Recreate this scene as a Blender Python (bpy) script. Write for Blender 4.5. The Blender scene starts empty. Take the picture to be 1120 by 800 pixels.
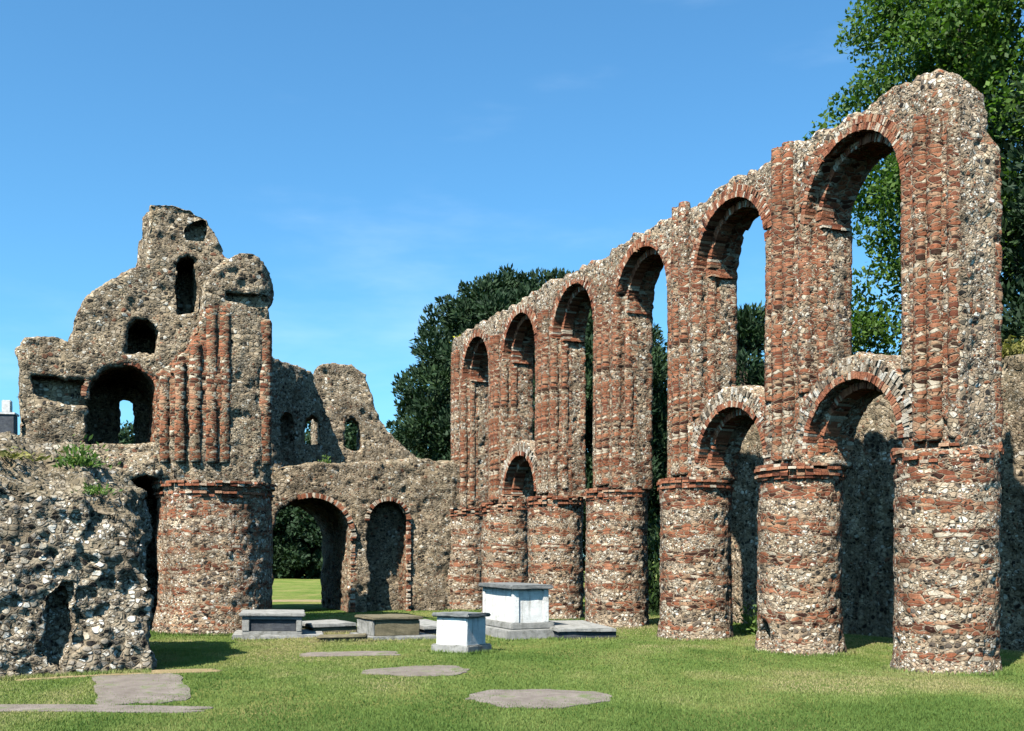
import bpy, bmesh, math, random
import numpy as np

random.seed(7)
RNG = np.random.default_rng(11)
R = math.radians
SC = bpy.context.scene
COL = SC.collection

# ------------------------------------------------------------------ object helpers
def tag(o, label=None, cat=None, group=None, kind=None):
    if label: o['label'] = label
    if cat: o['category'] = cat
    if group: o['group'] = group
    if kind: o['kind'] = kind
    return o

def empty(name, loc, rz=0.0, label=None, cat=None, group=None):
    o = bpy.data.objects.new(name, None)
    o.location = loc
    o.rotation_euler = (0, 0, rz)
    o.empty_display_size = 0.3
    COL.objects.link(o)
    return tag(o, label, cat, group)

def link(name, me, mat=None, parent=None):
    o = bpy.data.objects.new(name, me)
    COL.objects.link(o)
    if mat: me.materials.append(mat)
    if parent: o.parent = parent
    return o

def mesh_from(name, V, F, smooth=False, attrs=None):
    """V (n,3); F (m,k) with constant k."""
    me = bpy.data.meshes.new(name)
    V = np.ascontiguousarray(V, np.float32)
    F = np.ascontiguousarray(F, np.int32)
    m, k = F.shape
    me.vertices.add(len(V)); me.vertices.foreach_set('co', V.ravel())
    me.loops.add(m * k); me.loops.foreach_set('vertex_index', F.ravel())
    me.polygons.add(m)
    me.polygons.foreach_set('loop_start', np.arange(0, m * k, k, dtype=np.int32))
    me.polygons.foreach_set('loop_total', np.full(m, k, np.int32))
    me.polygons.foreach_set('use_smooth', np.full(m, smooth, bool))
    me.update(calc_edges=True)
    if attrs:
        for an, (dom, arr) in attrs.items():
            a = me.attributes.new(an, 'FLOAT', dom)
            a.data.foreach_set('value', np.ascontiguousarray(arr, np.float32))
    return me

# ------------------------------------------------------------------ numpy noise
def _hash(ix, iy, iz, seed):
    h = (ix.astype(np.int64) * 374761393 + iy.astype(np.int64) * 668265263 +
         iz.astype(np.int64) * 2147483647 + seed * 974711) & 0xffffffff
    h = ((h ^ (h >> 13)) * 1274126177) & 0xffffffff
    h = ((h ^ (h >> 16)) * 2246822519) & 0xffffffff
    h = h ^ (h >> 15)
    return (h & 0xffffff) / float(0x1000000)

def vnoise(P, seed=0):
    P = np.asarray(P, np.float64)
    I = np.floor(P).astype(np.int64)
    f = P - I
    f = f * f * (3 - 2 * f)
    out = 0
    for dx in (0, 1):
        wx = f[:, 0] if dx else 1 - f[:, 0]
        for dy in (0, 1):
            wy = f[:, 1] if dy else 1 - f[:, 1]
            for dz in (0, 1):
                wz = f[:, 2] if dz else 1 - f[:, 2]
                out = out + wx * wy * wz * _hash(I[:, 0] + dx, I[:, 1] + dy, I[:, 2] + dz, seed)
    return out

def worley(P, seed=0):
    I = np.floor(P).astype(np.int64)
    best = np.full(len(P), 9.0); bid = np.zeros(len(P))
    for dx in (-1, 0, 1):
        for dy in (-1, 0, 1):
            for dz in (-1, 0, 1):
                c = I + np.array([dx, dy, dz])
                q = np.stack([c[:, k] + _hash(c[:, 0], c[:, 1], c[:, 2], seed + 1 + k) for k in range(3)], 1)
                d = np.sqrt(((P - q) ** 2).sum(1))
                m = d < best
                best[m] = d[m]
                bid[m] = _hash(c[:, 0], c[:, 1], c[:, 2], seed + 9)[m]
    return best, bid

# ------------------------------------------------------------------ signed distance tools + surface nets
def sd_box(x, y, z, x0, x1, y0, y1, z0, z1, r=0.0):
    qx = np.abs(x - (x0 + x1) / 2) - (x1 - x0) / 2 + r
    qy = np.abs(y - (y0 + y1) / 2) - (y1 - y0) / 2 + r
    qz = np.abs(z - (z0 + z1) / 2) - (z1 - z0) / 2 + r
    o = np.sqrt(np.maximum(qx, 0) ** 2 + np.maximum(qy, 0) ** 2 + np.maximum(qz, 0) ** 2)
    return o + np.minimum(np.maximum(qx, np.maximum(qy, qz)), 0) - r

def sd_poly(x, z, pts):
    d = np.full(np.broadcast(x, z).shape, 1e9)
    s = np.ones_like(d)
    n = len(pts)
    for i in range(n):
        ax, az = pts[i]; bx, bz = pts[i - 1]
        ex, ez = bx - ax, bz - az
        wx, wz = x - ax, z - az
        t = np.clip((wx * ex + wz * ez) / (ex * ex + ez * ez + 1e-12), 0, 1)
        d = np.minimum(d, (wx - ex * t) ** 2 + (wz - ez * t) ** 2)
        c1 = z >= az; c2 = z < bz; c3 = ex * wz > ez * wx
        flip = (c1 & c2 & c3) | (~c1 & ~c2 & ~c3)
        s = np.where(flip, -s, s)
    return s * np.sqrt(d)

def sd_arch(x, z, cx, half, z0, spring):
    """round-headed opening: negative inside"""
    rect = np.maximum(np.abs(x - cx) - half, np.maximum(z0 - z, z - spring))
    circ = np.maximum(np.sqrt((x - cx) ** 2 + (z - spring) ** 2) - half, spring - z)
    return np.minimum(rect, circ)

def surface_nets(F, org, h):
    S = F < 0
    nx, ny, nz = F.shape
    cnt = np.zeros((nx - 1, ny - 1, nz - 1), np.int8)
    for a in (0, 1):
        for b in (0, 1):
            for c in (0, 1):
                cnt += S[a:nx - 1 + a, b:ny - 1 + b, c:nz - 1 + c]
    act = (cnt > 0) & (cnt < 8)
    I, J, K = np.nonzero(act)
    idx = np.full(act.shape, -1, np.int32)
    idx[I, J, K] = np.arange(len(I))
    corners = [(a, b, c) for a in (0, 1) for b in (0, 1) for c in (0, 1)]
    val = {c: F[I + c[0], J + c[1], K + c[2]] for c in corners}
    acc = np.zeros((len(I), 3)); num = np.zeros(len(I))
    for c in corners:
        for ax in range(3):
            if c[ax] == 0:
                d = list(c); d[ax] = 1; d = tuple(d)
                v0, v1 = val[c], val[d]
                m = (v0 < 0) != (v1 < 0)
                t = np.where(m, v0 / np.where(m, v0 - v1, 1), 0)
                for k in range(3):
                    acc[:, k] += np.where(m, c[k] + (t if k == ax else 0), 0)
                num += m
    V = acc / num[:, None] + np.stack([I, J, K], 1)
    V = V * h + np.array(org)
    quads = []
    for ax in range(3):
        o1, o2 = [(1, 2), (2, 0), (0, 1)][ax]
        A = S.take(range(0, S.shape[ax] - 1), ax); B = S.take(range(1, S.shape[ax]), ax)
        ii = np.stack(np.nonzero(A != B), 1)
        ok = (ii[:, o1] > 0) & (ii[:, o2] > 0) & (ii[:, o1] < S.shape[o1] - 1) & (ii[:, o2] < S.shape[o2] - 1)
        ii = ii[ok]
        up = A[ii[:, 0], ii[:, 1], ii[:, 2]]
        q = []
        for d1, d2 in ((-1, -1), (0, -1), (0, 0), (-1, 0)):
            jj = ii.copy(); jj[:, o1] += d1; jj[:, o2] += d2
            q.append(idx[jj[:, 0], jj[:, 1], jj[:, 2]])
        q = np.stack(q, 1)
        q[~up] = q[~up][:, ::-1]
        quads.append(q)
    return V, np.concatenate(quads)

def vnormals(V, F):
    n = np.cross(V[F[:, 2]] - V[F[:, 0]], V[F[:, 3]] - V[F[:, 1]])
    N = np.zeros_like(V)
    for k in range(4): np.add.at(N, F[:, k], n)
    return N / (np.linalg.norm(N, axis=1)[:, None] + 1e-9)

def rubble(sdf, lo, hi, h, brick=None, big=0.06, mid=0.03, stone=0.03, cell=0.16, pit=0.05, seed=0, name='rubble', tone=None, warp=0.0):
    """a mesh of weathered rubble masonry from a signed distance function"""
    lo = np.array(lo) - 2 * h; hi = np.array(hi) + 2 * h
    n = np.ceil((hi - lo) / h).astype(int) + 1
    x = lo[0] + np.arange(n[0]) * h; y = lo[1] + np.arange(n[1]) * h; z = lo[2] + np.arange(n[2]) * h
    if warp:
        G = np.stack(np.meshgrid(x, y, z, indexing='ij'), -1).reshape(-1, 3)
        wv = [warp * ((vnoise(G * 1.7, seed + 60 + q) - .5) * 1.3 + (vnoise(G * 4.6, seed + 70 + q) - .5) * .9).reshape(tuple(n)) for q in (0, 1, 2)]
        F = sdf(x[:, None, None] + wv[0], y[None, :, None] + wv[1] * .6, z[None, None, :] + wv[2])
    else:
        F = sdf(x[:, None, None], y[None, :, None], z[None, None, :])
    F = np.broadcast_to(F, tuple(n)).copy()
    F[0] = F[-1] = 1; F[:, 0] = F[:, -1] = 1; F[:, :, 0] = F[:, :, -1] = 1
    V, Q = surface_nets(F, lo, h)
    N = vnormals(V, Q)
    w, cid = worley(V / cell, seed)
    w2, cid2 = worley(V / .40 + .25 * np.stack([vnoise(V * 3, seed + 5)] * 3, 1), seed + 50)
    d = big * 2 * (vnoise(V * 0.9, seed) - .5) + mid * (vnoise(V * 2.7, seed + 3) - .5) + mid * 1.3 * (cid2 - .5)
    d += stone * (0.75 - 1.3 * w) + pit * (cid - .62) + np.where(cid < .05, -pit * .8, 0)
    P = V + N * d[:, None]
    at = {}
    b = brick(V, N) if brick else np.zeros(len(V))
    at['brick'] = ('POINT', np.clip(b, 0, 1))
    t = tone(V, N) if tone else np.full(len(V), .5)
    at['tone'] = ('POINT', np.clip(t, 0, 1))
    return mesh_from(name, P, Q, True, at)

# ------------------------------------------------------------------ material helpers
class NT:
    def __init__(self, name):
        self.m = bpy.data.materials.new(name); self.m.use_nodes = True
        self.t = self.m.node_tree; self.t.nodes.clear()
        self.out = self.n('ShaderNodeOutputMaterial')
    def n(self, ty, **kw):
        nd = self.t.nodes.new(ty)
        for k, v in kw.items(): setattr(nd, k, v)
        return nd
    def l(self, a, b): self.t.links.new(a, b)
    def val(self, sock, v):
        if isinstance(v, (int, float, tuple, list)): sock.default_value = v
        else: self.l(v, sock)
    def math(self, op, a, b=0.0, c=None, clamp=False):
        nd = self.n('ShaderNodeMath', operation=op, use_clamp=clamp)
        self.val(nd.inputs[0], a); self.val(nd.inputs[1], b)
        if c is not None: self.val(nd.inputs[2], c)
        return nd.outputs[0]
    def vmath(self, op, a, b):
        nd = self.n('ShaderNodeVectorMath', operation=op)
        self.val(nd.inputs[0], a); self.val(nd.inputs[1], b)
        return nd.outputs[0]
    def noise(self, vec, scale, detail=3.0, rough=.55, col=False):
        nd = self.n('ShaderNodeTexNoise')
        if vec is not None: self.l(vec, nd.inputs['Vector'])
        nd.inputs['Scale'].default_value = scale; nd.inputs['Detail'].default_value = detail
        nd.inputs['Roughness'].default_value = rough
        return nd.outputs['Color' if col else 'Fac']
    def voro(self, vec, scale, feature='F1', rnd=1.0):
        nd = self.n('ShaderNodeTexVoronoi', feature=feature)
        self.l(vec, nd.inputs['Vector']); nd.inputs['Scale'].default_value = scale
        nd.inputs['Randomness'].default_value = rnd
        return nd
    def ramp(self, fac, stops, interp='LINEAR'):
        nd = self.n('ShaderNodeValToRGB'); cr = nd.color_ramp; cr.interpolation = interp
        while len(cr.elements) > 1: cr.elements.remove(cr.elements[-1])
        cr.elements[0].position, cr.elements[0].color = stops[0][0], (*stops[0][1], 1)
        for p, c in stops[1:]:
            e = cr.elements.new(p); e.color = (*c, 1)
        self.l(fac, nd.inputs[0]); return nd.outputs[0]
    def mix(self, f, a, b, mode='MIX'):
        nd = self.n('ShaderNodeMix', data_type='RGBA', blend_type=mode)
        self.val(nd.inputs[0], f)
        self.val(nd.inputs[6], (*a, 1) if isinstance(a, tuple) else a)
        self.val(nd.inputs[7], (*b, 1) if isinstance(b, tuple) else b)
        return nd.outputs[2]
    def smooth(self, v, a, b):
        nd = self.n('ShaderNodeMapRange', interpolation_type='SMOOTHSTEP')
        self.val(nd.inputs[0], v); nd.inputs[1].default_value = a; nd.inputs[2].default_value = b
        return nd.outputs[0]
    def attr(self, name):
        nd = self.n('ShaderNodeAttribute', attribute_name=name); return nd.outputs['Fac']
    def obj(self):
        return self.n('ShaderNodeTexCoord').outputs['Object']
    def bsdf(self, col, rough=.9, normal=None, spec=.2):
        b = self.n('ShaderNodeBsdfPrincipled')
        self.val(b.inputs['Base Color'], (*col, 1) if isinstance(col, tuple) else col)
        self.val(b.inputs['Roughness'], rough)
        b.inputs['Specular IOR Level'].default_value = spec
        if normal is not None: self.l(normal, b.inputs['Normal'])
        self.l(b.outputs[0], self.out.inputs['Surface']); return b
    def bump(self, h, dist, strength=1.0):
        b = self.n('ShaderNodeBump'); b.inputs['Distance'].default_value = dist
        b.inputs['Strength'].default_value = strength
        self.l(h, b.inputs['Height']); return b.outputs[0]

BRICKS = [(0.0, (.045, .018, .012)), (.12, (.16, .055, .031)), (.28, (.27, .098, .050)), (.48, (.34, .145, .080)),
          (.65, (.21, .078, .044)), (.78, (.38, .23, .14)), (.89, (.50, .43, .33))]

def masonry(name, flints, mortar, scale=8.5, bright=1.0, lichen=(.20, .19, .11), lich=.25, bump=1.0):
    k = NT(name)
    p = k.obj()
    warp = k.vmath('MULTIPLY', k.vmath('SUBTRACT', k.noise(p, 4.5, 2, col=True), (.5, .5, .5)), (.12, .12, .09))
    q = k.vmath('ADD', p, warp)
    qs = k.vmath('MULTIPLY', q, (1, 1, 1.28))
    v1 = k.voro(qs, scale); e1 = k.voro(qs, scale, 'DISTANCE_TO_EDGE')
    v2 = k.voro(qs, scale * 1.9); e2 = k.voro(qs, scale * 1.9, 'DISTANCE_TO_EDGE')
    sel = k.smooth(k.noise(p, 1.6, 3), .47, .56)
    r1 = k.n('ShaderNodeSeparateColor'); k.l(v1.outputs['Color'], r1.inputs[0])
    r2 = k.n('ShaderNodeSeparateColor'); k.l(v2.outputs['Color'], r2.inputs[0])
    c1 = k.ramp(r1.outputs[0], flints, 'CONSTANT'); c2 = k.ramp(r2.outputs[0], flints, 'CONSTANT')
    rnd1 = k.smooth(v1.outputs['Distance'], .78, .48); rnd2 = k.smooth(v2.outputs['Distance'], .78, .48)
    m1 = k.math('MULTIPLY', k.smooth(e1.outputs['Distance'], .03, .13), rnd1); m2 = k.math('MULTIPLY', k.smooth(e2.outputs['Distance'], .03, .14), rnd2)
    fl = k.mix(sel, c1, c2); em = k.math('ADD', k.math('MULTIPLY', m1, k.math('SUBTRACT', 1.0, sel)), k.math('MULTIPLY', m2, sel))
    # thin roman bricks: flat irregular cells
    qb = k.vmath('MULTIPLY', q, (1.0, 1.0, 3.3))
    vb = k.voro(qb, 4.6, rnd=.85); eb = k.voro(qb, 4.6, 'DISTANCE_TO_EDGE', rnd=.85)
    rb = k.n('ShaderNodeSeparateColor'); k.l(vb.outputs['Color'], rb.inputs[0])
    cb = k.ramp(rb.outputs[1], BRICKS, 'CONSTANT'); mb = k.smooth(eb.outputs['Distance'], .02, .10)
    # ragged choice of brick or flint
    bm_ = k.math('ADD', k.attr('brick'), k.math('MULTIPLY', k.math('SUBTRACT', k.noise(q, 7.5, 3, .7), .5), 1.15))
    bsel = k.smooth(bm_, .46, .54)
    col = k.mix(bsel, fl, cb)
    edge = k.math('ADD', k.math('MULTIPLY', em, k.math('SUBTRACT', 1.0, bsel)), k.math('MULTIPLY', mb, bsel))
    mort = k.ramp(k.noise(p, 9, 3), [(.3, tuple(c * .55 for c in mortar)), (.65, mortar)])
    col = k.mix(edge, mort, col)
    # weather stains with their own shape, and dark pits
    fine = k.noise(p, 38, 3, .7)
    col = k.mix(1.0, col, k.ramp(fine, [(.25, (.62, .61, .60)), (.7, (1.18, 1.17, 1.15))]), 'MULTIPLY')
    vp = k.voro(q, scale * 2.1); rp = k.n('ShaderNodeSeparateColor'); k.l(vp.outputs['Color'], rp.inputs[0])
    hole = k.math('MULTIPLY', k.smooth(rp.outputs[2], .86, .90), k.smooth(vp.outputs['Distance'], .50, .30))
    col = k.mix(k.math('MULTIPLY', hole, .85), col, (.02, .017, .014))  # shade inside the pits painted into the colour
    big = k.noise(p, .75, 5, .65)
    col = k.mix(1.0, col, k.ramp(big, [(.3, (.66, .64, .62)), (.55, (1.0, 1.0, 1.0)), (.75, (1.2, 1.17, 1.1))]), 'MULTIPLY')
    st = k.noise(k.vmath('MULTIPLY', p, (2.6, 2.6, .32)), 1.0, 5, .7)
    col = k.mix(1.0, col, k.ramp(st, [(.34, (.58, .55, .52)), (.50, (1.0, 1.0, 1.0)), (.72, (1.12, 1.08, 1.0))]), 'MULTIPLY')
    tn = k.attr('tone')
    lf = k.math('MULTIPLY', k.smooth(k.math('ADD', k.noise(p, 2.2, 5, .7), k.math('MULTIPLY', k.math('SUBTRACT', tn, .5), .55)), .52, .72), lich * 2)
    col = k.mix(k.math('MINIMUM', lf, .85), col, lichen)
    if bright != 1.0:
        col = k.mix(1.0, col, (bright, bright, bright), 'MULTIPLY')
    hgt = k.math('ADD', k.math('MULTIPLY', edge, .75), k.math('MULTIPLY', fine, .35))
    hgt = k.math('ADD', hgt, k.math('MULTIPLY', r1.outputs[1], .35))
    hgt = k.math('SUBTRACT', hgt, k.math('MULTIPLY', hole, .6))
    k.bsdf(col, .92, k.bump(hgt, .026 * bump, 1.0), .15)
    return k.m

ARC_FL = [(0.0, (.03, .028, .026)), (.09, (.12, .095, .075)), (.18, (.36, .27, .18)), (.36, (.54, .45, .33)), (.56, (.66, .60, .50)),
          (.73, (.42, .32, .22)), (.81, (.29, .11, .055)), (.90, (.76, .73, .65)), (.96, (.05, .045, .045))]
RUIN_FL = [(0.0, (.025, .023, .02)), (.12, (.11, .09, .065)), (.23, (.33, .255, .17)), (.42, (.47, .385, .28)), (.62, (.32, .26, .19)),
           (.81, (.22, .10, .06)), (.86, (.60, .56, .48)), (.95, (.05, .045, .04))]
NEAR_FL = [(0.0, (.022, .02, .02)), (.16, (.10, .085, .07)), (.25, (.34, .28, .20)), (.40, (.52, .45, .35)), (.58, (.34, .295, .24)),
           (.71, (.70, .66, .58)), (.86, (.15, .13, .105)), (.93, (.70, .68, .63))]
M_ARC = masonry('arcade_masonry', ARC_FL, (.38, .285, .195), 10.5, 1.0, lich=.08)
M_RUIN = masonry('ruin_masonry', RUIN_FL, (.34, .265, .175), 9.0, 1.0, lich=.12, lichen=(.22, .19, .115))
M_NEAR = masonry('near_masonry', NEAR_FL, (.33, .265, .185), 8.5, 1.0, lich=.30, lichen=(.14, .11, .065), bump=1.3)

def brick_mat():
    k = NT('old_brick')
    p = k.obj()
    c = k.ramp(k.attr('bcol'), BRICKS)
    f = k.noise(p, 30, 4, .7)
    c = k.mix(1.0, c, k.ramp(f, [(.25, (.55, .53, .52)), (.7, (1.25, 1.22, 1.2))]), 'MULTIPLY')
    w = k.smooth(k.noise(p, 5.5, 4, .7), .58, .70)
    c = k.mix(k.math('MULTIPLY', w, .7), c, (.40, .34, .26))
    k.bsdf(c, .92, k.bump(f, .02, .9), .15)
    return k.m
M_BRICK = brick_mat()

def pale_block_mat():
    k = NT('pale_rubble_block')
    p = k.obj()
    c = k.ramp(k.attr('bcol'), [(0, (.04, .035, .03)), (.2, (.18, .13, .09)), (.45, (.30, .23, .16)), (.75, (.42, .36, .28)), (1, (.56, .52, .45))])
    f = k.noise(p, 24, 4, .7)
    c = k.mix(1.0, c, k.ramp(f, [(.25, (.55, .54, .53)), (.7, (1.2, 1.2, 1.2))]), 'MULTIPLY')
    k.bsdf(c, .92, k.bump(f, .03, .9), .15)
    return k.m
M_PALE = pale_block_mat()

def stone_mat(name, a, b, scale=6, stain=(.08, .075, .06), st=.35, bump=.012, streak=0.0):
    k = NT(name)
    p = k.obj()
    c = k.ramp(k.noise(p, scale, 5, .65), [(.3, a), (.7, b)])
    s = k.smooth(k.noise(p, scale * .5 + 1, 5, .7), .52, .7)
    c = k.mix(k.math('MULTIPLY', s, st), c, stain)
    if streak:
        v = k.noise(k.vmath('MULTIPLY', p, (9, 9, .8)), 1.0, 5, .7)
        c = k.mix(k.math('MULTIPLY', k.smooth(v, .50, .72), streak), c, stain)
        l_ = k.noise(p, 22, 4, .75)
        c = k.mix(k.math('MULTIPLY', k.smooth(l_, .60, .68), .6), c, (.16, .15, .10))
    k.bsdf(c, .85, k.bump(k.noise(p, 32, 4, .7), bump, .9), .25)
    return k.m
M_WHITE = stone_mat('white_limestone', (.58, .57, .54), (.80, .79, .75), 5, (.26, .245, .20), .5, streak=.55)
M_LID = stone_mat('dark_lid_stone', (.10, .105, .105), (.22, .22, .21), 7, (.06, .07, .05), .5)
M_GREY = stone_mat('grey_limestone', (.20, .195, .18), (.34, .33, .30), 6, (.08, .08, .06), .7, streak=.5)
M_DARK = stone_mat('dark_slate', (.035, .038, .045), (.075, .08, .09), 6, (.15, .15, .13), .3)
M_MOSS = stone_mat('mossy_brown_stone', (.10, .085, .05), (.19, .16, .10), 6, (.05, .05, .025), .5)
M_FLAG = stone_mat('flagstone', (.13, .105, .085), (.24, .20, .17), 3.2, (.11, .145, .045), .95, .02)
M_SAND = stone_mat('sandy_soil', (.20, .15, .075), (.32, .235, .12), 7, (.11, .13, .04), .9, .02)

# ------------------------------------------------------------------ brick builders
CUBE_F = np.array([[0, 2, 3, 1], [4, 5, 7, 6], [0, 1, 5, 4], [2, 6, 7, 3], [0, 4, 6, 2], [1, 3, 7, 5]])

class Bricks:
    def __init__(self): self.v = []; self.c = []
    def add(self, corners, c): self.v.append(corners); self.c.append(c)
    def box(self, x0, x1, y0, y1, z0, z1, c, j=.008):
        k = np.array([[x, y, z] for z in (z0, z1) for y in (y0, y1) for x in (x0, x1)])
        self.add(k + RNG.uniform(-j, j, (8, 3)), c)
    def stack(self, x0, x1, y0, y1, z0, z1, gap=.03, cream=.15, jit=.012):
        z = z0
        while z < z1 - .03:
            h = random.uniform(.040, .072)
            zt = min(z + h, z1)
            if random.random() > gap:
                c = random.uniform(.90, 1.0) if random.random() < cream else random.uniform(.02, .86)
                a, b = random.uniform(-jit, jit), random.uniform(-jit, jit)
                f = random.uniform(-jit, jit)
                if random.random() < .45:          # two short bricks in the course
                    m_ = x0 + (x1 - x0) * random.uniform(.35, .65)
                    self.box(x0 + a, m_ - .004, y0 - f, y1 + f, z, zt - .004, c, .006)
                    self.box(m_ + .004, x1 + b, y0 - f * .5, y1 + f * .5, z, zt - .004, min(1, max(0, c + random.uniform(-.3, .3))), .006)
                else:
                    self.box(x0 + a, x1 + b, y0 - f, y1 + f, z, zt - .004, c, .007)
            z = zt
    def ring(self, cx, cz, r0, r1, y0, y1, a0=0.0, a1=math.pi, th=.068, cream=.08, jit=.018, gap=.02, cr=(.02, .86)):
        n = max(4, int(abs(a1 - a0) * r0 / th))
        for i in range(n):
            if random.random() < gap: continue
            t0 = a0 + (a1 - a0) * i / n; t1 = a0 + (a1 - a0) * (i + .86) / n
            ra, rb = r0 + random.uniform(-jit, jit) * .6, r1 + random.uniform(-jit, jit) * 1.4
            f = random.uniform(-jit, jit)
            k = []
            for t in (t0, t1):
                for y in (y0, y1 + f):
                    for r in (ra, rb):
                        k.append([cx + r * math.cos(t), y, cz + r * math.sin(t)])
            c = random.uniform(.9, 1.0) if random.random() < cream else random.uniform(*cr)
            self.add(np.array(k) + RNG.uniform(-.006, .006, (8, 3)), c)
    def course(self, cx, cy, r0, r1, z0, z1, n, a0=0, a1=2 * math.pi, cream=.08, gap=.03, jit=.02):
        for i in range(n):
            if random.random() < gap: continue
            t0 = a0 + (a1 - a0) * i / n; t1 = a0 + (a1 - a0) * (i + .93) / n
            f = random.uniform(-jit, jit)
            k = []
            for z in (z0, z1 - .006):
                for t in (t0, t1):
                    for r in (r0, r1 + f):
                        k.append([cx + r * math.cos(t), cy + r * math.sin(t), z])
            c = random.uniform(.9, 1.0) if random.random() < cream else random.uniform(.02, .86)
            self.add(np.array(k) + RNG.uniform(-.006, .006, (8, 3)), c)
    def build(self, name, mat, parent):
        n = len(self.v)
        V = np.concatenate(self.v)
        F = (CUBE_F[None] + (np.arange(n) * 8)[:, None, None]).reshape(-1, 4)
        # outward-facing winding for every box
        P = V[F]; ctr = np.repeat(V.reshape(n, 8, 3).mean(1), 6, 0)
        nm = np.cross(P[:, 2] - P[:, 0], P[:, 3] - P[:, 1])
        fl = ((P.mean(1) - ctr) * nm).sum(1) < 0
        F[fl] = F[fl][:, ::-1]
        at = {'bcol': ('POINT', np.repeat(np.array(self.c), 8))}
        return link(name, mesh_from(name, V, F, False, at), mat, parent)

def shaft(name, x, y, z0, z1, r, parent, mat, seed, red=.66, flat=1.0):
    """an attached half-round shaft of thin bricks patched with flint"""
    sdf = lambda X, Y, Z: np.maximum(np.sqrt((X * flat) ** 2 + Y * Y) - r, np.maximum(z0 - Z, Z - z1))
    def br(V, N):
        q = np.stack([V[:, 0] * 0 + seed * 3.7, V[:, 0] * 0, V[:, 2] * 1.6], 1)
        return red + .40 * (vnoise(q, seed) - .5) * 2
    w = r / flat
    me = rubble(sdf, (-w, -r, z0), (w, r, z1), .034, br, big=.016, mid=.003, stone=.009, cell=.07, pit=.014, seed=seed, name=name)
    o = link(name, me, mat, parent); o.location = (x, y, 0)
    return o

# ------------------------------------------------------------------ camera, sun, sky
cam = bpy.data.cameras.new('camera')
cam.sensor_width = 36.0; cam.lens = 36.0 * 1150 / 1120
cam.shift_y = (612 - 400) / 1120
cam.clip_start = .1; cam.clip_end = 4000
co = bpy.data.objects.new('camera', cam); COL.objects.link(co)
co.location = (0, 0, 1.7); co.rotation_euler = (R(90), 0, 0)
SC.camera = co

SUN_AZ = R(31)       # light travels towards +Y, turned 36 degrees to the right
SUN_EL = R(51)
sd = bpy.data.lights.new('sun', 'SUN'); sd.energy = 5.0; sd.angle = R(.55); sd.color = (1.0, .955, .88)
so = bpy.data.objects.new('sun', sd); COL.objects.link(so)
from mathutils import Vector
dvec = Vector((math.sin(SUN_AZ) * math.cos(SUN_EL), math.cos(SUN_AZ) * math.cos(SUN_EL), -math.sin(SUN_EL)))
so.rotation_euler = dvec.to_track_quat('-Z', 'Y').to_euler()
so.location = (-20, -25, 40)

W = bpy.data.worlds.new('World'); SC.world = W; W.use_nodes = True
wt = W.node_tree; wt.nodes.clear()
sky = wt.nodes.new('ShaderNodeTexSky'); sky.sky_type = 'NISHITA'; sky.sun_disc = False
sky.sun_elevation = SUN_EL; sky.sun_rotation = R(180) + SUN_AZ
sky.air_density = 1.0; sky.dust_density = 1.0; sky.ozone_density = 2.0
bg = wt.nodes.new('ShaderNodeBackground'); bg.inputs[1].default_value = .088
wo = wt.nodes.new('ShaderNodeOutputWorld')
# a few wisps of high thin cloud low in the sky
tc = wt.nodes.new('ShaderNodeTexCoord')
mp = wt.nodes.new('ShaderNodeMapping'); mp.inputs['Location'].default_value = (.3, .7, .1); mp.inputs['Scale'].default_value = (1.0, 1.0, 4.0); mp.inputs['Rotation'].default_value = (0, R(12), 0)
nz = wt.nodes.new('ShaderNodeTexNoise'); nz.inputs['Scale'].default_value = 2.6; nz.inputs['Detail'].default_value = 6; nz.inputs['Roughness'].default_value = .55
mr = wt.nodes.new('ShaderNodeMapRange'); mr.interpolation_type = 'SMOOTHSTEP'
mr.inputs[1].default_value = .52; mr.inputs[2].default_value = .85; mr.inputs[4].default_value = .22
mx = wt.nodes.new('ShaderNodeMix'); mx.data_type = 'RGBA'; mx.inputs[7].default_value = (6.5, 7.5, 8.6, 1)
wt.links.new(tc.outputs['Generated'], mp.inputs[0]); wt.links.new(mp.outputs[0], nz.inputs['Vector'])
wt.links.new(nz.outputs['Fac'], mr.inputs[0]); wt.links.new(mr.outputs[0], mx.inputs[0])
tint = wt.nodes.new('ShaderNodeMix'); tint.data_type = 'RGBA'; tint.blend_type = 'MULTIPLY'; tint.inputs[0].default_value = 1.0
tint.inputs[7].default_value = (.52, 1.0, 1.19, 1)
wt.links.new(sky.outputs[0], tint.inputs[6]); wt.links.new(tint.outputs[2], mx.inputs[6]); wt.links.new(mx.outputs[2], bg.inputs[0]); wt.links.new(bg.outputs[0], wo.inputs[0])

SC.view_settings.view_transform = 'Standard'; SC.view_settings.look = 'None'
SC.view_settings.exposure = 1.13; SC.view_settings.gamma = 1.0
SC.cycles.max_bounces = 6; SC.cycles.diffuse_bounces = 0; SC.cycles.transparent_max_bounces = 8

YAW = math.atan2(.392, .92)          # the nave runs away from the camera, turned to the left

def nave(o, x, y, z=0.0):             # a point given across / along the nave from the origin o
    return (o[0] + .92 * x - .392 * y, o[1] + .392 * x + .92 * y, z)

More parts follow.
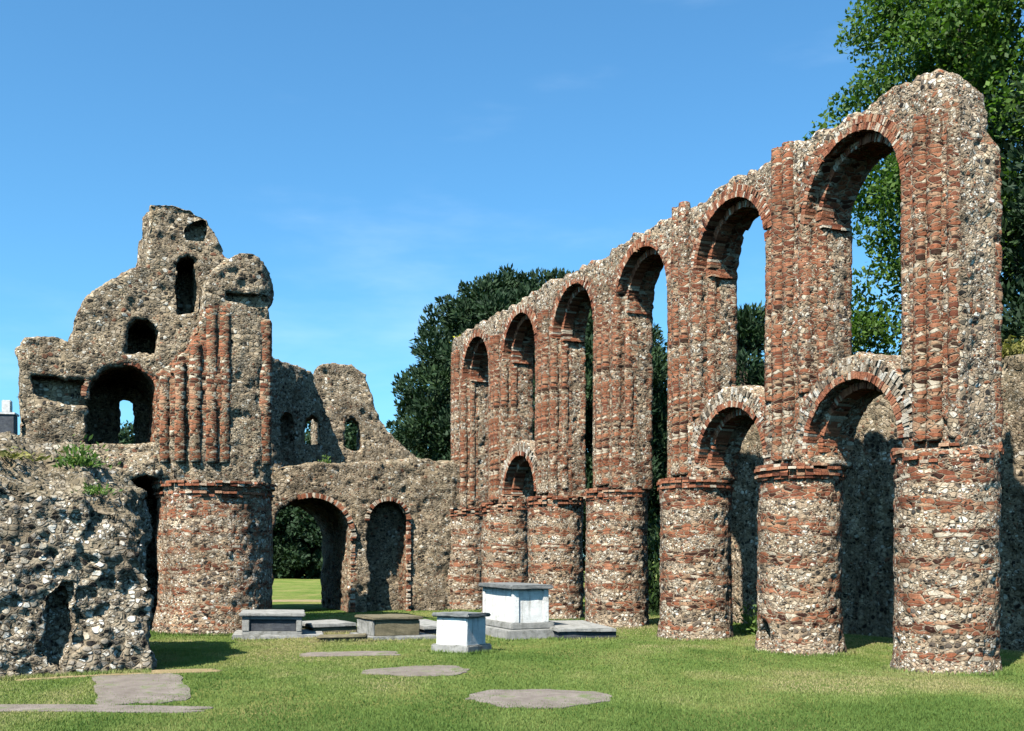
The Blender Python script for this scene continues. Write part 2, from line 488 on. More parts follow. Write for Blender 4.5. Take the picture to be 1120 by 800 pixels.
# ------------------------------------------------------------------ lawn
def lawn_mat():
    k = NT('lawn')
    p = k.obj()
    st = k.vmath('MULTIPLY', p, (1, .55, 1))
    a = k.noise(st, .55, 5, .62)
    b = k.noise(p, 3.2, 4, .65)
    c = k.noise(p, 45, 4, .75)
    base = k.ramp(a, [(.30, (.10, .155, .032)), (.46, (.16, .215, .053)), (.58, (.235, .245, .082)), (.72, (.29, .255, .11))])
    base = k.mix(.75, base, k.ramp(b, [(.3, (.50, .62, .50)), (.7, (1.28, 1.2, 1.15))]), 'MULTIPLY')
    base = k.mix(.85, base, k.ramp(c, [(.28, (.42, .46, .40)), (.7, (1.4, 1.35, 1.25))]), 'MULTIPLY')
    k.bsdf(base, 1.0, k.bump(k.math('ADD', c, k.math('MULTIPLY', b, .8)), .05, 1.0), .05)
    return k.m
M_LAWN = lawn_mat()

def gz(x, y):
    """ground height"""
    P = np.stack([np.asarray(x, float) * .35, np.asarray(y, float) * .35, np.zeros(np.size(x))], 1)
    return .05 * (vnoise(P, 77) - .5) * 2 * np.clip((70 - np.abs(P[:, 1] / .35)) / 20, 0, 1)

def build_lawn():
    xs = np.concatenate([[-900, -300, -120, -60, -35], np.arange(-24, 24.1, .4), [35, 60, 120, 300, 900]])
    ys = np.concatenate([[-200, -60, -20, 0], np.arange(6, 56.1, .4), [65, 80, 100, 140, 220, 400, 900, 2500]])
    X, Y = np.meshgrid(xs, ys, indexing='ij')
    Z = gz(X.ravel(), Y.ravel())
    V = np.stack([X.ravel(), Y.ravel(), Z], 1)
    ny = len(ys)
    i, j = np.meshgrid(np.arange(len(xs) - 1), np.arange(ny - 1), indexing='ij')
    a = (i * ny + j).ravel()
    F = np.stack([a, a + ny, a + ny + 1, a + 1], 1)
    tag(link('ground', mesh_from('ground', V, F, True), M_LAWN), 'green lawn with dry yellowish patches inside the ruined priory', None, None, 'structure')
build_lawn()

FLATS = []      # footprints that keep the grass out: (centre x, centre y, half x, half y, yaw, round)

def flat_patch(name, cx, cy, hx, hy, yaw, mat, label, cat, kind=None, rnd=False, h=.008, seed=0, n=44):
    """a slab or bare patch lying in the turf, with an uneven outline"""
    pts = []
    for i in range(n):
        t = 2 * math.pi * i / n
        c, s = math.cos(t), math.sin(t)
        if rnd: r = 1.0
        else: r = min(1 / max(abs(c), 1e-6), 1 / max(abs(s), 1e-6), 1.32)
        r *= 1 + (.06 if rnd else .03) * (random.random() - .5) * 2 + (.07 if rnd else .03) * math.sin(3 * t + cx * 5) + .04 * math.sin(7 * t + cy * 3)
        pts.append((hx * r * c, hy * r * s))
    K_ = 10
    V = [(0, 0, h)] + [(x * q / K_, y * q / K_, h + .004 * (q < K_)) for q in range(1, K_ + 1) for x, y in pts] + [(x * 1.01, y * 1.01, -.1) for x, y in pts]
    F = []
    for i in range(n):
        j = (i + 1) % n
        F.append((0, 1 + i, 1 + j))
        for q in range(K_):
            F.append((1 + q * n + i, 1 + (q + 1) * n + i, 1 + (q + 1) * n + j, 1 + q * n + j))
    V = np.array(V); c_, s_ = math.cos(yaw), math.sin(yaw)
    V[:, 2] += gz(cx + V[:, 0] * c_ - V[:, 1] * s_, cy + V[:, 0] * s_ + V[:, 1] * c_) + .004
    me = bpy.data.meshes.new(name); me.from_pydata([tuple(q) for q in V], [], F)
    o = link(name, me, mat)
    o.location = (cx, cy, 0); o.rotation_euler = (0, 0, yaw)
    FLATS.append((cx, cy, hx, hy, yaw, rnd))
    return tag(o, label, cat, None, kind)

flat_patch('ledger_stone', .33, 12.72, .86, .86, YAW, M_FLAG, 'worn oval grey stone set flush in the lawn nearest the viewer', 'grave slab', rnd=True)
flat_patch('ledger_stone', -1.42, 15.9, .80, .85, YAW, M_FLAG, 'worn grey stone set flush in the lawn, second nearest, before the white pedestal tomb', 'grave slab', rnd=True)
flat_patch('ledger_stone', -2.9, 18.85, .85, .35, YAW * .4, M_FLAG, 'narrow pale stone strip in the turf in front of the mossy chest tomb', 'grave slab')
flat_patch('path', -4.9, 13.85, .56, 1.5, .38, M_FLAG, 'grey gravelled path leading to the end of the near flint wall', None, 'structure')
flat_patch('path', -6.4, 11.95, 2.85, .24, .03, M_FLAG, 'narrow grey paving strip crossing the lawn at lower left', None, 'structure')
flat_patch('soil', -5.7, 15.4, 1.35, .26, YAW, M_SAND, 'bare sandy soil along the foot of the near flint wall', None, 'structure', h=.008)
flat_patch('path', -7.6, 42.5, 6.0, 1.0, .12, M_SAND, 'sandy path beyond the west doorway', None, 'structure')

# ------------------------------------------------------------------ the tall arcade at the right
PITCH = 3.52
A0 = (6.73, 16.3)
AR = empty('ruined_arcade', (A0[0], A0[1], 0), math.atan2(.92, -.392),
           'tall two storey arcade of round brick arches on fat banded flint and brick columns', 'arcade ruin')
NB = 6
LOWER = (0, 1, 4)
UP_S, UP_R = 7.72, 1.17
LO_S, LO_R = 3.62, 1.12
TF, TM, TB = .35, .10, -.60

def arc_sdf(s, t, z):
    sn = np.broadcast_to(s, (s.shape[0], 1, 1))
    ns = vnoise(np.stack([sn.ravel() * 1.3, np.zeros(sn.size), np.zeros(sn.size)], 1), 5).reshape(sn.shape)
    ns2 = vnoise(np.stack([sn.ravel() * 5, np.zeros(sn.size), np.zeros(sn.size)], 1), 6).reshape(sn.shape)
    top = 9.25 + .09 * (ns - .5) * 2 + .08 * (ns2 - .5) * 2
    for c in (3.4, 6.95):
        top = top + .12 * np.exp(-((s - c) / .24) ** 4)
    end = np.clip((.50 - s) / .12, 0, 1) * .25 + np.clip((-.22 - s) / .10, 0, 1) * .75
    top = top * (1 - end) + end * (8.50 + .25 * ns2 + (t - .35) * .75)
    top = top + .13 * np.exp(-((s - .14) / .34) ** 8 - ((t - .05) / .45) ** 8)
    f = sd_box(s, t, z, -.56, 21.7, TB, TF, 3.36, 20, .06)
    f = np.maximum(f, (z - top) * .9)
    # broken shoulder at the near end
    f = np.maximum(f, -(np.sqrt((s + .75) ** 2 + ((z - 8.9) * .8) ** 2) - .28))
    for i in range(NB):
        c = (i + .5) * PITCH
        if i in LOWER:
            z0 = LO_S + np.sqrt(np.maximum(1.50 ** 2 - (s - c) ** 2, 0)) + .05
            lo = np.minimum(sd_arch(s, z, c, LO_R, 2.0, LO_S), 9)
            li = sd_arch(s, z, c, LO_R - .13, 2.0, LO_S)
            f = np.maximum(f, -np.maximum(lo, TM - t)); f = np.maximum(f, -li)
        else:
            z0 = 2.0
        o = sd_arch(s, z, c, UP_R, z0, UP_S); q = sd_arch(s, z, c, UP_R - .14, z0, UP_S)
        f = np.maximum(f, -np.maximum(o, TM - t)); f = np.maximum(f, -q)
    return f

def arc_brick(V, N):
    s, t, z = V.T
    b = np.where(z > 3.4, .36, .29)
    i = np.clip(np.floor(s / PITCH), 0, NB - 1); c = (i + .5) * PITCH
    dx = np.abs(s - c)
    r = np.sqrt((s - c) ** 2 + (z - UP_S) ** 2)
    up = (z > UP_S) & (r < UP_R + .36); b[up] = .56
    soff = (z > UP_S - .1) & (r < UP_R + .06); b[soff] = .72
    jam = (z < UP_S) & (dx > UP_R - .2) & (dx < UP_R + .10) & (t > -.15); b[jam] = .56
    jb = (z < UP_S) & (dx < UP_R + .03) & (t < -.4); b[jb] = .55
    d = np.abs(s - np.round(s / PITCH) * PITCH)
    sh = (d < .42) & (z < 8.6) & (t > .2); b[sh] = np.maximum(b[sh], .54)
    lo = (z < 4.1) & (z > 3.3); b[lo] = np.maximum(b[lo], .50)
    e = (s < -.45) & (t < .2); b[e] = .30
    e2 = (s < -.3) & (t < -.42); b[e2] = .60
    b[z > 8.95] = .22
    course = (np.abs(z - 8.05) < .07) & (s < -.4); b[course] = .7
    return b

wall = link('wall', rubble(arc_sdf, (-.65, TB - .05, 3.3), (21.8, TF + .05, 9.95), .05, arc_brick, big=.035, mid=.018, stone=.016,
                           cell=.13, pit=.03, seed=2), M_ARC, AR)

def column_brick(V, N, sd=0):
    z = V[:, 2]
    a = np.arctan2(V[:, 1], V[:, 0])
    ph = z / (.46 + .05 * (sd % 3)) + .17 * sd + .30 * vnoise(np.stack([a * 1.3, z * .8, z * 0 + sd], 1), 3) + .45 * vnoise(np.stack([z * 1.1, z * 0 + sd, z * 0], 1), 4)
    k = np.cos(2 * np.pi * ph)
    b = .27 + .36 * np.clip(k * 2.2 + .35, 0, 1)
    b += .20 * (vnoise(np.stack([a * 1.1, z * .9, z * 0 + sd * 5.1], 1), 8) - .5)
    b[z > 3.0] = .52
    b[z < .18] = .15
    return b

for i in range(NB + 1):
    r0 = .765
    cut = i == 1
    def csdf(x, y, z, r0=r0, cut=cut):
        f = np.maximum(np.sqrt(x * x + y * y) - r0 - .16 * np.clip(.4 - z, 0, .4) ** 1.3, np.maximum(z - 3.36, -z - .15))
        if cut:
            f = np.maximum(f, -(np.sqrt((x - .05) ** 2 * 4 + (y - .72) ** 2 + ((z - .28) * 1.1) ** 2) - .34) * .5)
        return f
    c = link('column', rubble(csdf, (-.95, -.95, -.15), (.95, .95, 3.45), .042, lambda V, N, i=i: column_brick(V, N, i), big=.045, mid=.014, stone=.014, cell=.12,
                              pit=.024, seed=40 + i), M_ARC, AR)
    c.location = (i * PITCH, 0, 0)
    b = Bricks()
    for z, dr in ((3.15, .012), (3.205, .045), (3.262, .02), (3.32, .06), (3.378, .03)):
        b.course(0, 0, .5, r0 + dr, z, z + .054, 34, gap=(.6, .10, .14, .30, .22, .34, .45)[i], cream=.04, jit=.016)
    b.build('capital', M_BRICK, c)

for i in range(NB):
    c = (i + .5) * PITCH
    b = Bricks()
    b.ring(c, UP_S, UP_R, UP_R + .115, TM - .1, TF + .016, th=.055, cream=.08, jit=.007, gap=.05)
    b.ring(c, UP_S, UP_R + .12, UP_R + .235, TM, TF + .006, th=.055, cream=.16, jit=.010, gap=.12)
    a = b.build('upper_arch', M_BRICK, AR)
    b = Bricks()
    b.ring(c, UP_S, UP_R - .155, UP_R - .01, -.15, TM + .02, th=.055, cream=.12, jit=.012, gap=.05)
    b.build('inner_order', M_BRICK, a)
    zb = LO_S + 1.05 if i in LOWER else 3.4
    for sg in (-1, 1):
        shaft('jamb_shaft', c + sg * (UP_R + .11), TF - .08, zb, UP_S + .05, .125, AR, M_ARC, 100 + i * 7 + sg, .62)
        shaft('jamb_shaft', c + sg * (UP_R - .06), TM - .08, zb + .2, UP_S + .05, .105, AR, M_ARC, 200 + i * 7 + sg, .64)
        b = Bricks()
        for q in range(2):
            for m_ in range(3):
                x0, x1 = sorted((c + sg * (UP_R - .20 + .02 * q), c + sg * (UP_R + .10)))
                b.box(x0, x1, -.5 + m_ * .21, -.5 + m_ * .21 + .2, UP_S - .09 + .05 * q, UP_S - .045 + .05 * q, random.uniform(.1, .95))
        b.build('impost', M_BRICK, AR)
    if i in LOWER:
        b = Bricks()
        b.ring(c, LO_S, LO_R, LO_R + .12, TM - .1, TF + .016, th=.055, cream=.10, jit=.007, gap=.05)
        a = b.build('lower_arch', M_BRICK, AR)
        b = Bricks()
        b.ring(c, LO_S, LO_R - .145, LO_R - .01, -.2, TM + .02, th=.055, cream=.12, jit=.012, gap=.05)
        b.build('inner_order', M_BRICK, a)
        b = Bricks()
        b.ring(c, LO_S, LO_R + .125, LO_R + .25, TM, TF + .008, th=.055, jit=.018, cream=0, cr=(0, .95), gap=.10)
        b.ring(c, LO_S, LO_R + .255, LO_R + .37, TM, TF + .004, th=.06, jit=.018, cream=0, cr=(0, 1), gap=.18)
        b.build('hood_mould', M_PALE, a)
for i in range(NB + 1):
    s0 = i * PITCH
    ztop = 8.55 if i == 0 else 9.32 if i in (1, 2) else random.uniform(8.5, 8.95)
    p_l = shaft('pilaster', s0 + .15, TF + .02, 3.5, ztop, .125, AR, M_ARC, 300 + i, .72)
    shaft('pilaster', s0 - .15, TF + .02, 3.5, ztop, .125, AR, M_ARC, 320 + i, .68)
    if i == 0: shaft('pilaster', s0 - .46, TF - .04, 3.5, 8.2, .10, AR, M_ARC, 340, .55)

# ------------------------------------------------------------------ the aisle wall behind the arcade
def aisle_sdf(s, t, z):
    P = np.stack([s.ravel() * .8, s.ravel() * 0, s.ravel() * 0], 1)
    n1 = vnoise(P, 21).reshape(s.shape); n2 = vnoise(P * 4, 22).reshape(s.shape)
    top = 5.35 + .45 * np.exp(-((s - 5) / 4.5) ** 4) + .3 * (n1 - .5) * 2 + .2 * (n2 - .5)
    top = top - np.clip(1.0 - s, 0, 3) * .85 - np.clip(s - 10, 0, 5) * .35
    f = sd_box(s, t, z, -7, 14, -4.7, -3.75, -.2, 9, .08)
    f = np.maximum(f, z - top)
    return f
AI = tag(link('aisle_wall', rubble(aisle_sdf, (-7.1, -4.85, -.2), (14.1, -3.65, 6.6), .09, lambda V, N: np.full(len(V), .22), big=.06, mid=.05, stone=.03,
                                   seed=9, tone=lambda V, N: .4 + .5 * (V[:, 2] > 4.5)), M_RUIN),
         'low ruined flint wall standing in shade behind the tall arcade', 'ruin wall')
AI.location = (A0[0], A0[1], 0); AI.rotation_euler = (0, 0, math.atan2(.92, -.392))

# ------------------------------------------------------------------ the ruined tower at the left
T0 = (-7.07, 25.0)
TW = empty('ruined_tower', (T0[0], T0[1], 0), YAW, 'jagged ruined flint tower with a deep dark arch and a fat round pier', 'tower ruin')
TPOLY = [(-4.23, -.2), (-4.27, 3.9), (-4.23, 5.2), (-4.25, 6.35), (-4.1, 6.66), (-3.75, 6.72), (-3.42, 6.76), (-3.2, 6.6), (-3.12, 7.05),
         (-2.82, 7.64), (-2.33, 8.11), (-1.86, 8.45), (-1.52, 8.56), (-1.50, 9.35), (-1.50, 9.92), (-1.05, 10.05), (-.55, 9.98), (-.12, 9.80),
         (.02, 9.45), (.13, 9.2), (.25, 8.9), (1.1, 8.3), (1.1, -.2)]
NTCH = [(-4.0, 5.78), (-3.6, 5.86), (-3.2, 5.80), (-2.85, 5.75), (-2.85, 5.15), (-3.2, 5.12), (-3.6, 5.22), (-3.9, 5.40)]

def tower_sdf(x, y, z):
    pf = sd_poly(x[:, :, :], z, TPOLY)
    f = np.maximum(pf, np.maximum(-y, y - 3.0))
    # rubble apron at the foot of the arch and a wider base
    ap = sd_box(x, y, z, -4.6, -1.2, -.7, .4, -.2, 4.15 , .3)
    ap = np.maximum(ap, z - (4.25 + y * .25))
    f = np.minimum(f, ap)
    big = sd_arch(x, z, -2.04, .79, 4.38, 5.40)
    f = np.maximum(f, -np.maximum(big, y - 2.5))
    f = np.maximum(f, -sd_arch(x, z, -1.835, .17, 4.55, 5.62))
    f = np.maximum(f, -np.maximum(sd_arch(x, z, -1.645, .36, 6.45, 6.93), y - 1.6))
    f = np.maximum(f, -np.maximum(sd_poly(x, z, [(-.83, 7.45), (-.41, 7.6), (-.41, 8.80), (-.60, 8.88), (-.83, 8.70)]), y - 1.3))
    f = np.maximum(f, -np.maximum(sd_poly(x, z, [(-.62, 9.25), (-.30, 9.2), (-.16, 9.45), (-.20, 9.72), (-.42, 9.66), (-.60, 9.5)]), y - .30))
    f = np.maximum(f, -np.maximum(sd_poly(x, z, NTCH), y - .45))
    f = np.maximum(f, -np.maximum(sd_arch(x, z, -1.55, .62, -1, 2.95), y - 2.2))
    return f
def tower_brick(V, N):
    x, y, z = V.T
    b = np.full(len(V), .14)
    r = np.sqrt((x + 2.04) ** 2 + (z - 5.4) ** 2)
    m = (x > -1.35) & (z > 4.2) & (z < 7.0); b[m] = .40
    b[(np.abs(r - .85) < .1) & (z > 5.3)] = .40
    b[(z < 4.3)] = .25
    return b
link('wall', rubble(tower_sdf, (-4.9, -.8, -.2), (1.2, 3.1, 10.2), .055, tower_brick, big=.09, mid=.030, stone=.018, cell=.15, pit=.04, seed=13, warp=.06,
                    tone=lambda V, N: .38 + .35 * np.clip(N[:, 2], 0, 1)), M_RUIN, TW)

PPOLY = [(-1.34, 3.3), (-1.34, 5.2), (-1.33, 5.95), (-1.05, 6.25), (-.72, 6.5), (-.55, 7.0), (-.40, 7.25), (-.33, 8.1), (.04, 8.52), (.40, 8.78),
         (.75, 8.82), (1.05, 8.66), (1.30, 8.25), (1.34, 7.95), (1.16, 7.62), (1.20, 6.0), (1.20, 3.3)]
def pier_sdf(x, y, z):
    pf = sd_poly(x, z, PPOLY)
    yf = -1.0 + .35 * np.clip((z - 7.6) * 4, 0, 1) * 0
    hz = sd_box(x, y, z, -1.36, 1.34, -1.02, 2.4, 2.4, 20, .62)
    f = np.maximum(pf, hz)
    f = np.maximum(f, -np.maximum(np.maximum(np.abs(z - 7.72) - .10, -(x - .15)), y + .82))      # weathered string course
    f = np.maximum(f, -sd_box(x, y, z, -1.14, -.98, -1.2, -.72, 5.3, 5.9, .02))
    # stepped jamb on the left
    f = np.maximum(f, -sd_box(x, y, z, -2, -1.05, -1.3, -.6, 3.0, 9, .05))
    f = np.maximum(f, -sd_box(x, y, z, -1.1, -.62, -1.3, -.82, 3.0, 9, .05))
    return f
def pier_brick(V, N):
    x, y, z = V.T
    b = np.full(len(V), .16)
    m = (z > 4.45) & (z < 7.3)
    b[m & (x < .22)] = .66
    b[(z > 7.0) & (z < 7.5) & (x < .22)] = .5
    b[m & (x > .95)] = .58
    b[(z < 4.1)] = .34
    return b
link('pier', rubble(pier_sdf, (-1.5, -1.1, 3.2), (1.5, 2.3, 9.0), .048, pier_brick, big=.06, mid=.028, stone=.018, cell=.15, pit=.035, seed=17, warp=.05,
                    tone=lambda V, N: .40 + .35 * np.clip(N[:, 2], 0, 1)), M_RUIN, TW)
for n_, (x, zt, yy, rr) in enumerate(((-1.17, 5.9, -.56, .13), (-.86, 6.2, -.78, .13), (-.54, 6.6, -.96, .14), (-.19, 7.42, -.95, .15), (.10, 7.36, -.95, .15), (1.04, 7.3, -.84, .15))):
    shaft('shaft', x, yy, 3.9, zt, rr, TW, M_RUIN, 400 + n_, .80)
def tcol_sdf(x, y, z):
    return np.maximum(np.sqrt(x * x + y * y) - 1.33 - .12 * np.clip(.6 - z, 0, .6), np.maximum(z - 3.5, -z - .15))
def tcol_brick(V, N):
    b = column_brick(V * np.array([1, 1, 1.1]), N)
    return np.where(V[:, 2] > 2.9, .50, np.minimum(b, .54))
tc_ = link('column', rubble(tcol_sdf, (-1.6, -1.6, -.15), (1.6, 1.6, 3.6), .05, tcol_brick, big=.05, mid=.018, stone=.016, cell=.13, pit=.028, seed=19), M_ARC, TW)
b = Bricks()
for z, dr in ((3.12, .03), (3.19, .07), (3.27, .02), (3.36, .10), (3.43, .12)):
    b.course(0, 0, .9, 1.31 + dr, z, z + .058, 52, gap=.22, cream=.06, jit=.016)
b.build('capital', M_BRICK, tc_)
b = Bricks(); b.ring(-2.04, 5.40, .79, .90, -.02, .12, a0=0, a1=math.pi, th=.055, gap=.3, cream=.1, jit=.01); b.build('arch', M_BRICK, TW)

# ------------------------------------------------------------------ the west end wall
W0 = (-1.55, 35.74)
WW = empty('ruined_end_wall', (W0[0], W0[1], 0), YAW, 'ruined end wall with an open arched doorway beside a blind arch and a broken gable above', 'ruin wall')
GPOLY = [(-4.55, 3.0), (-4.53, 7.7), (-4.5, 8.22), (-4.28, 8.49), (-3.95, 8.6), (-3.69, 8.62), (-3.2, 8.6), (-2.7, 8.26), (-2.56, 7.8), (-2.43, 7.32),
         (-2.1, 6.75), (-1.86, 6.36), (-1.34, 5.83), (-.83, 5.42), (.33, 5.2), (.33, 3.0)]
LPOLY = [(-8.5, -.2), (-8.5, 4.6), (-6.4, 4.55), (-6.0, 4.66), (-5.23, 4.81), (-3.6, 4.81), (-2.6, 4.9), (-1.89, 5.02), (-.8, 4.95), (.4, 4.9), (.4, -.2)]
def west_sdf(x, y, z):
    f = np.maximum(sd_poly(x, z, LPOLY), np.maximum(-.3 - y, y - 3.9))
    g = np.maximum(sd_poly(x, z, GPOLY), np.maximum(3.0 - y, y - 3.85))
    f = np.minimum(f, g)
    f = np.maximum(f, -sd_arch(x, z, -5.36, 1.27, -1, 2.38))
    f = np.maximum(f, -np.maximum(sd_arch(x, z, -2.85, .66, -1, 2.96), y - .45))
    f = np.maximum(f, -sd_poly(x, z, [(-3.42, 5.65), (-2.86, 5.65), (-2.85, 6.5), (-3.1, 6.75), (-3.40, 6.55)]))
    return f
def west_brick(V, N):
    x, y, z = V.T
    b = np.full(len(V), .12)
    r = np.sqrt((x + 5.36) ** 2 + (z - 2.38) ** 2)
    b[(np.abs(r - 1.35) < .16) & (z > 2.3)] = .45
    b[(np.abs(np.abs(x + 5.36) - 1.35) < .14) & (z < 2.4)] = .45
    b[(x > -2.3) & (x < -2.0) & (z < 3)] = .5
    b[(x > -1.8) & (z > 2.9) & (z < 4.2)] = .34
    return b
link('wall', rubble(west_sdf, (-8.6, -.4, -.2), (.5, 4.0, 8.8), .065, west_brick, big=.10, mid=.035, stone=.02, cell=.16, pit=.04, seed=23, warp=.08,
                    tone=lambda V, N: .40 + .40 * np.clip(N[:, 2], 0, 1)), M_RUIN, WW)
b = Bricks(); b.ring(-5.36, 2.38, 1.27, 1.42, -.45, -.24, a0=0, a1=math.pi * .62, th=.055, gap=.2, cream=.25, jit=.012); b.stack(-4.1, -3.96, -.36, -.2, 0, 2.4, gap=.2, cream=.35)
b.build('door_arch', M_BRICK, WW)
b = Bricks(); b.ring(-2.85, 2.96, .65, .77, -.40, -.26, a0=0, a1=math.pi, th=.055, gap=.25, cream=.4, jit=.012); b.stack(-2.2, -2.08, -.34, -.2, 0, 2.95, gap=.25, cream=.4)
b.build('niche_arch', M_BRICK, WW)
# oblique cross wall, its angle shaped to put the visible face in shade
CPOLY = [(-.6, 4.3), (-.6, 8.3), (0, 8.12), (.62, 8.0), (1.3, 7.98), (1.92, 7.9), (2.05, 7.5), (2.75, 6.55), (3.67, 5.1), (4.2, 4.6), (4.2, 4.3)]
def cross_sdf(x, y, z):
    f = np.maximum(sd_poly(x, z, CPOLY), np.maximum(-y, y - .6))
    xs = x - 1.2 * y
    f = np.maximum(f, -sd_poly(xs, z, [(1.50, 5.55), (2.2, 5.6), (2.2, 6.35), (1.9, 6.5), (1.52, 6.35)]))
    f = np.maximum(f, -np.maximum(sd_arch(x, z, .65, .28, 5.3, 6.1), y - .45))
    return f
cr = link('cross_wall', rubble(cross_sdf, (-.7, -.1, 4.2), (4.3, .7, 8.6), .06, lambda V, N: np.full(len(V), .12), big=.07, mid=.03, stone=.02, pit=.035, seed=29, warp=.07), M_RUIN, WW)
CR_A = (-7.5, 33.3); CR_B = (-5.75, 36.6)
ang = math.atan2(CR_B[1] - CR_A[1], CR_B[0] - CR_A[0])
import mathutils
Mw = mathutils.Matrix.Translation((CR_A[0], CR_A[1], 0)) @ mathutils.Matrix.Rotation(ang, 4, 'Z')
Mp = mathutils.Matrix.Translation((W0[0], W0[1], 0)) @ mathutils.Matrix.Rotation(YAW, 4, 'Z')
cr.matrix_local = Mp.inverted() @ Mw

# ------------------------------------------------------------------ the rough flint wall at the near left
N0 = (-5.42, 15.75)
def near_sdf(x, y, z):
    xs = x + 0 * y
    P = np.stack([(xs * 1.4).ravel(), (y * 1.4 + 0 * xs).ravel(), np.zeros(xs.size)], 1)
    n1 = vnoise(P, 31).reshape(xs.shape)
    n2 = vnoise(P * 2.6, 33).reshape(xs.shape)
    top = 2.72 + .42 * np.minimum(y, 1.9) + .35 * (n1 - .5) + .22 * (n2 - .5) - np.clip(x + 1.0, 0, 1.2) * .62 + np.clip(-x - 1.0, 0, 3) * .08
    front = .10 * (z - 1.2) * .6 + .14 * np.cos(x * 2.3 + .4)
    f = sd_box(x, y, z, -7.5, .02, -.05, 4.6, -.3, 9, .28)
    f = np.maximum(f, (front - .12) - y)
    f = np.maximum(f, (z - top) * .85)
    hol = np.sqrt(((x + 1.22 + .12 * np.sin(z * 3.1)) / .15) ** 2 + ((z - .66) / .66) ** 2 + ((y) / .36) ** 2) - 1
    f = np.maximum(f, -hol * .15)
    return f
NW = tag(link('flint_wall', rubble(near_sdf, (-7.6, -.4, -.3), (.2, 4.8, 4.2), .045, lambda V, N: np.full(len(V), .08), big=.11, mid=.055, stone=.04, cell=.14,
                                   pit=.075, seed=37, warp=.13, tone=lambda V, N: .28 + .62 * np.clip(N[:, 2] * 1.6, 0, 1)), M_NEAR),
         'rough broken wall of grey and white flints with a dark hollow, at the near left', 'ruin wall')
NW.location = (N0[0], N0[1], 0); NW.rotation_euler = (0, 0, YAW)

# ------------------------------------------------------------------ tombs
def slab(name, x0, x1, y0, y1, z0, z1, mat, parent, bev=.02):
    bm = bmesh.new()
    bmesh.ops.create_cube(bm, size=1)
    for v in bm.verts:
        v.co = ((x0 + x1) / 2 + v.co.x * (x1 - x0), (y0 + y1) / 2 + v.co.y * (y1 - y0), (z0 + z1) / 2 + v.co.z * (z1 - z0))
    bmesh.ops.bevel(bm, geom=bm.edges[:], offset=bev, segments=2, affect='EDGES')
    bmesh.ops.subdivide_edges(bm, edges=[e for e in bm.edges if e.calc_length() > .25], cuts=3, use_grid_fill=True)
    for v in bm.verts:
        v.co += Vector((random.uniform(-1, 1), random.uniform(-1, 1), random.uniform(-1, 1))) * .005
    me = bpy.data.meshes.new(name); bm.to_mesh(me); bm.free()
    o = link(name, me, mat, parent)
    return o

def slabs(name, boxes, mat, parent, bev=.02):
    """one mesh made of several blocks that belong to one part"""
    bm = bmesh.new()
    for (x0, x1, y0, y1, z0, z1) in boxes:
        g = bmesh.ops.create_cube(bm, size=1)['verts']
        for v in g:
            v.co = ((x0 + x1) / 2 + v.co.x * (x1 - x0), (y0 + y1) / 2 + v.co.y * (y1 - y0), (z0 + z1) / 2 + v.co.z * (z1 - z0))
        bmesh.ops.bevel(bm, geom=list({e for v in g for e in v.link_edges}), offset=bev, segments=2, affect='EDGES')
    me = bpy.data.meshes.new(name); bm.to_mesh(me); bm.free()
    return link(name, me, mat, parent)

# tall white chest tomb on a stepped base
t = empty('chest_tomb', (.06, 23.1, 0), YAW, 'tall white chest tomb with a dark overhanging lid on a stepped grey base', 'tomb')
slab('body', 0, .78, 0, 1.8, .26, 1.03, M_WHITE, t, .015)
slabs('pilaster', [(-.035, .10, -.035, .10, .30, 1.03), (.68, .815, -.035, .10, .30, 1.03), (-.035, .10, 1.70, 1.835, .30, 1.03)], M_WHITE, t, .01)
slabs('plinth', [(-.13, .91, -.13, 1.93, .16, .30), (-.32, 1.12, -.34, 2.1, -.1, .16)], M_GREY, t, .02)
slab('lid', -.12, .90, -.12, 1.92, 1.03, 1.13, M_LID, t, .025)
FLATS.append((.06 + .05, 23.9, .8, 1.3, YAW, False))
# small white pedestal tomb
t = empty('pedestal_tomb', (-.83, 19.25, 0), R(57), 'small square white pedestal tomb with a thin dark lid, nearest of the tombs', 'tomb')
slab('body', 0, .62, 0, .70, .05, .63, M_WHITE, t, .015)
slab('plinth', -.06, .74, -.06, .78, -.1, .12, M_GREY, t, .02)
slab('lid', -.07, .69, -.07, .77, .63, .705, M_LID, t, .02)
FLATS.append((-1.0, 19.6, .45, .5, R(57), False))
# low grey chest tomb by the round pier
t = empty('chest_tomb', (-5.85, 22.75, 0), YAW * .5, 'low grey chest tomb with a sunken dark side panel beside the round pier', 'tomb')
slabs('body', [(0, 1.28, 0, .16, .06, .14), (0, 1.28, 0, .16, .40, .46), (0, .16, 0, .16, .14, .40), (1.15, 1.28, 0, .16, .14, .40), (0, 1.28, .165, 1.3, .06, .458)], M_GREY, t, .012)
slab('panel', .165, 1.145, .05, .16, .145, .395, M_DARK, t, .004)
slab('lid', -.06, 1.34, -.05, 1.36, .462, .535, M_GREY, t, .02)
slab('plinth', -.2, 1.75, -.16, 1.5, -.1, .07, M_GREY, t, .02)
FLATS.append((-5.1, 23.4, 1.0, .9, YAW, False))
# mossy chest tomb
t = empty('chest_tomb', (-2.86, 22.0, 0), YAW, 'low mossy brown chest tomb with one pale end, left of the small white tomb', 'tomb')
slab('body', 0, .98, 0, 1.35, .08, .42, M_MOSS, t, .02)
slab('end_panel', -.05, -.002, .04, 1.31, .09, .41, M_GREY, t, .01)
slab('lid', -.08, 1.04, -.05, 1.4, .42, .49, M_MOSS, t, .02)
slab('plinth', -.18, 1.3, -.16, 1.5, -.1, .09, M_GREY, t, .02)
FLATS.append((-2.6, 22.8, .8, .9, YAW, False))
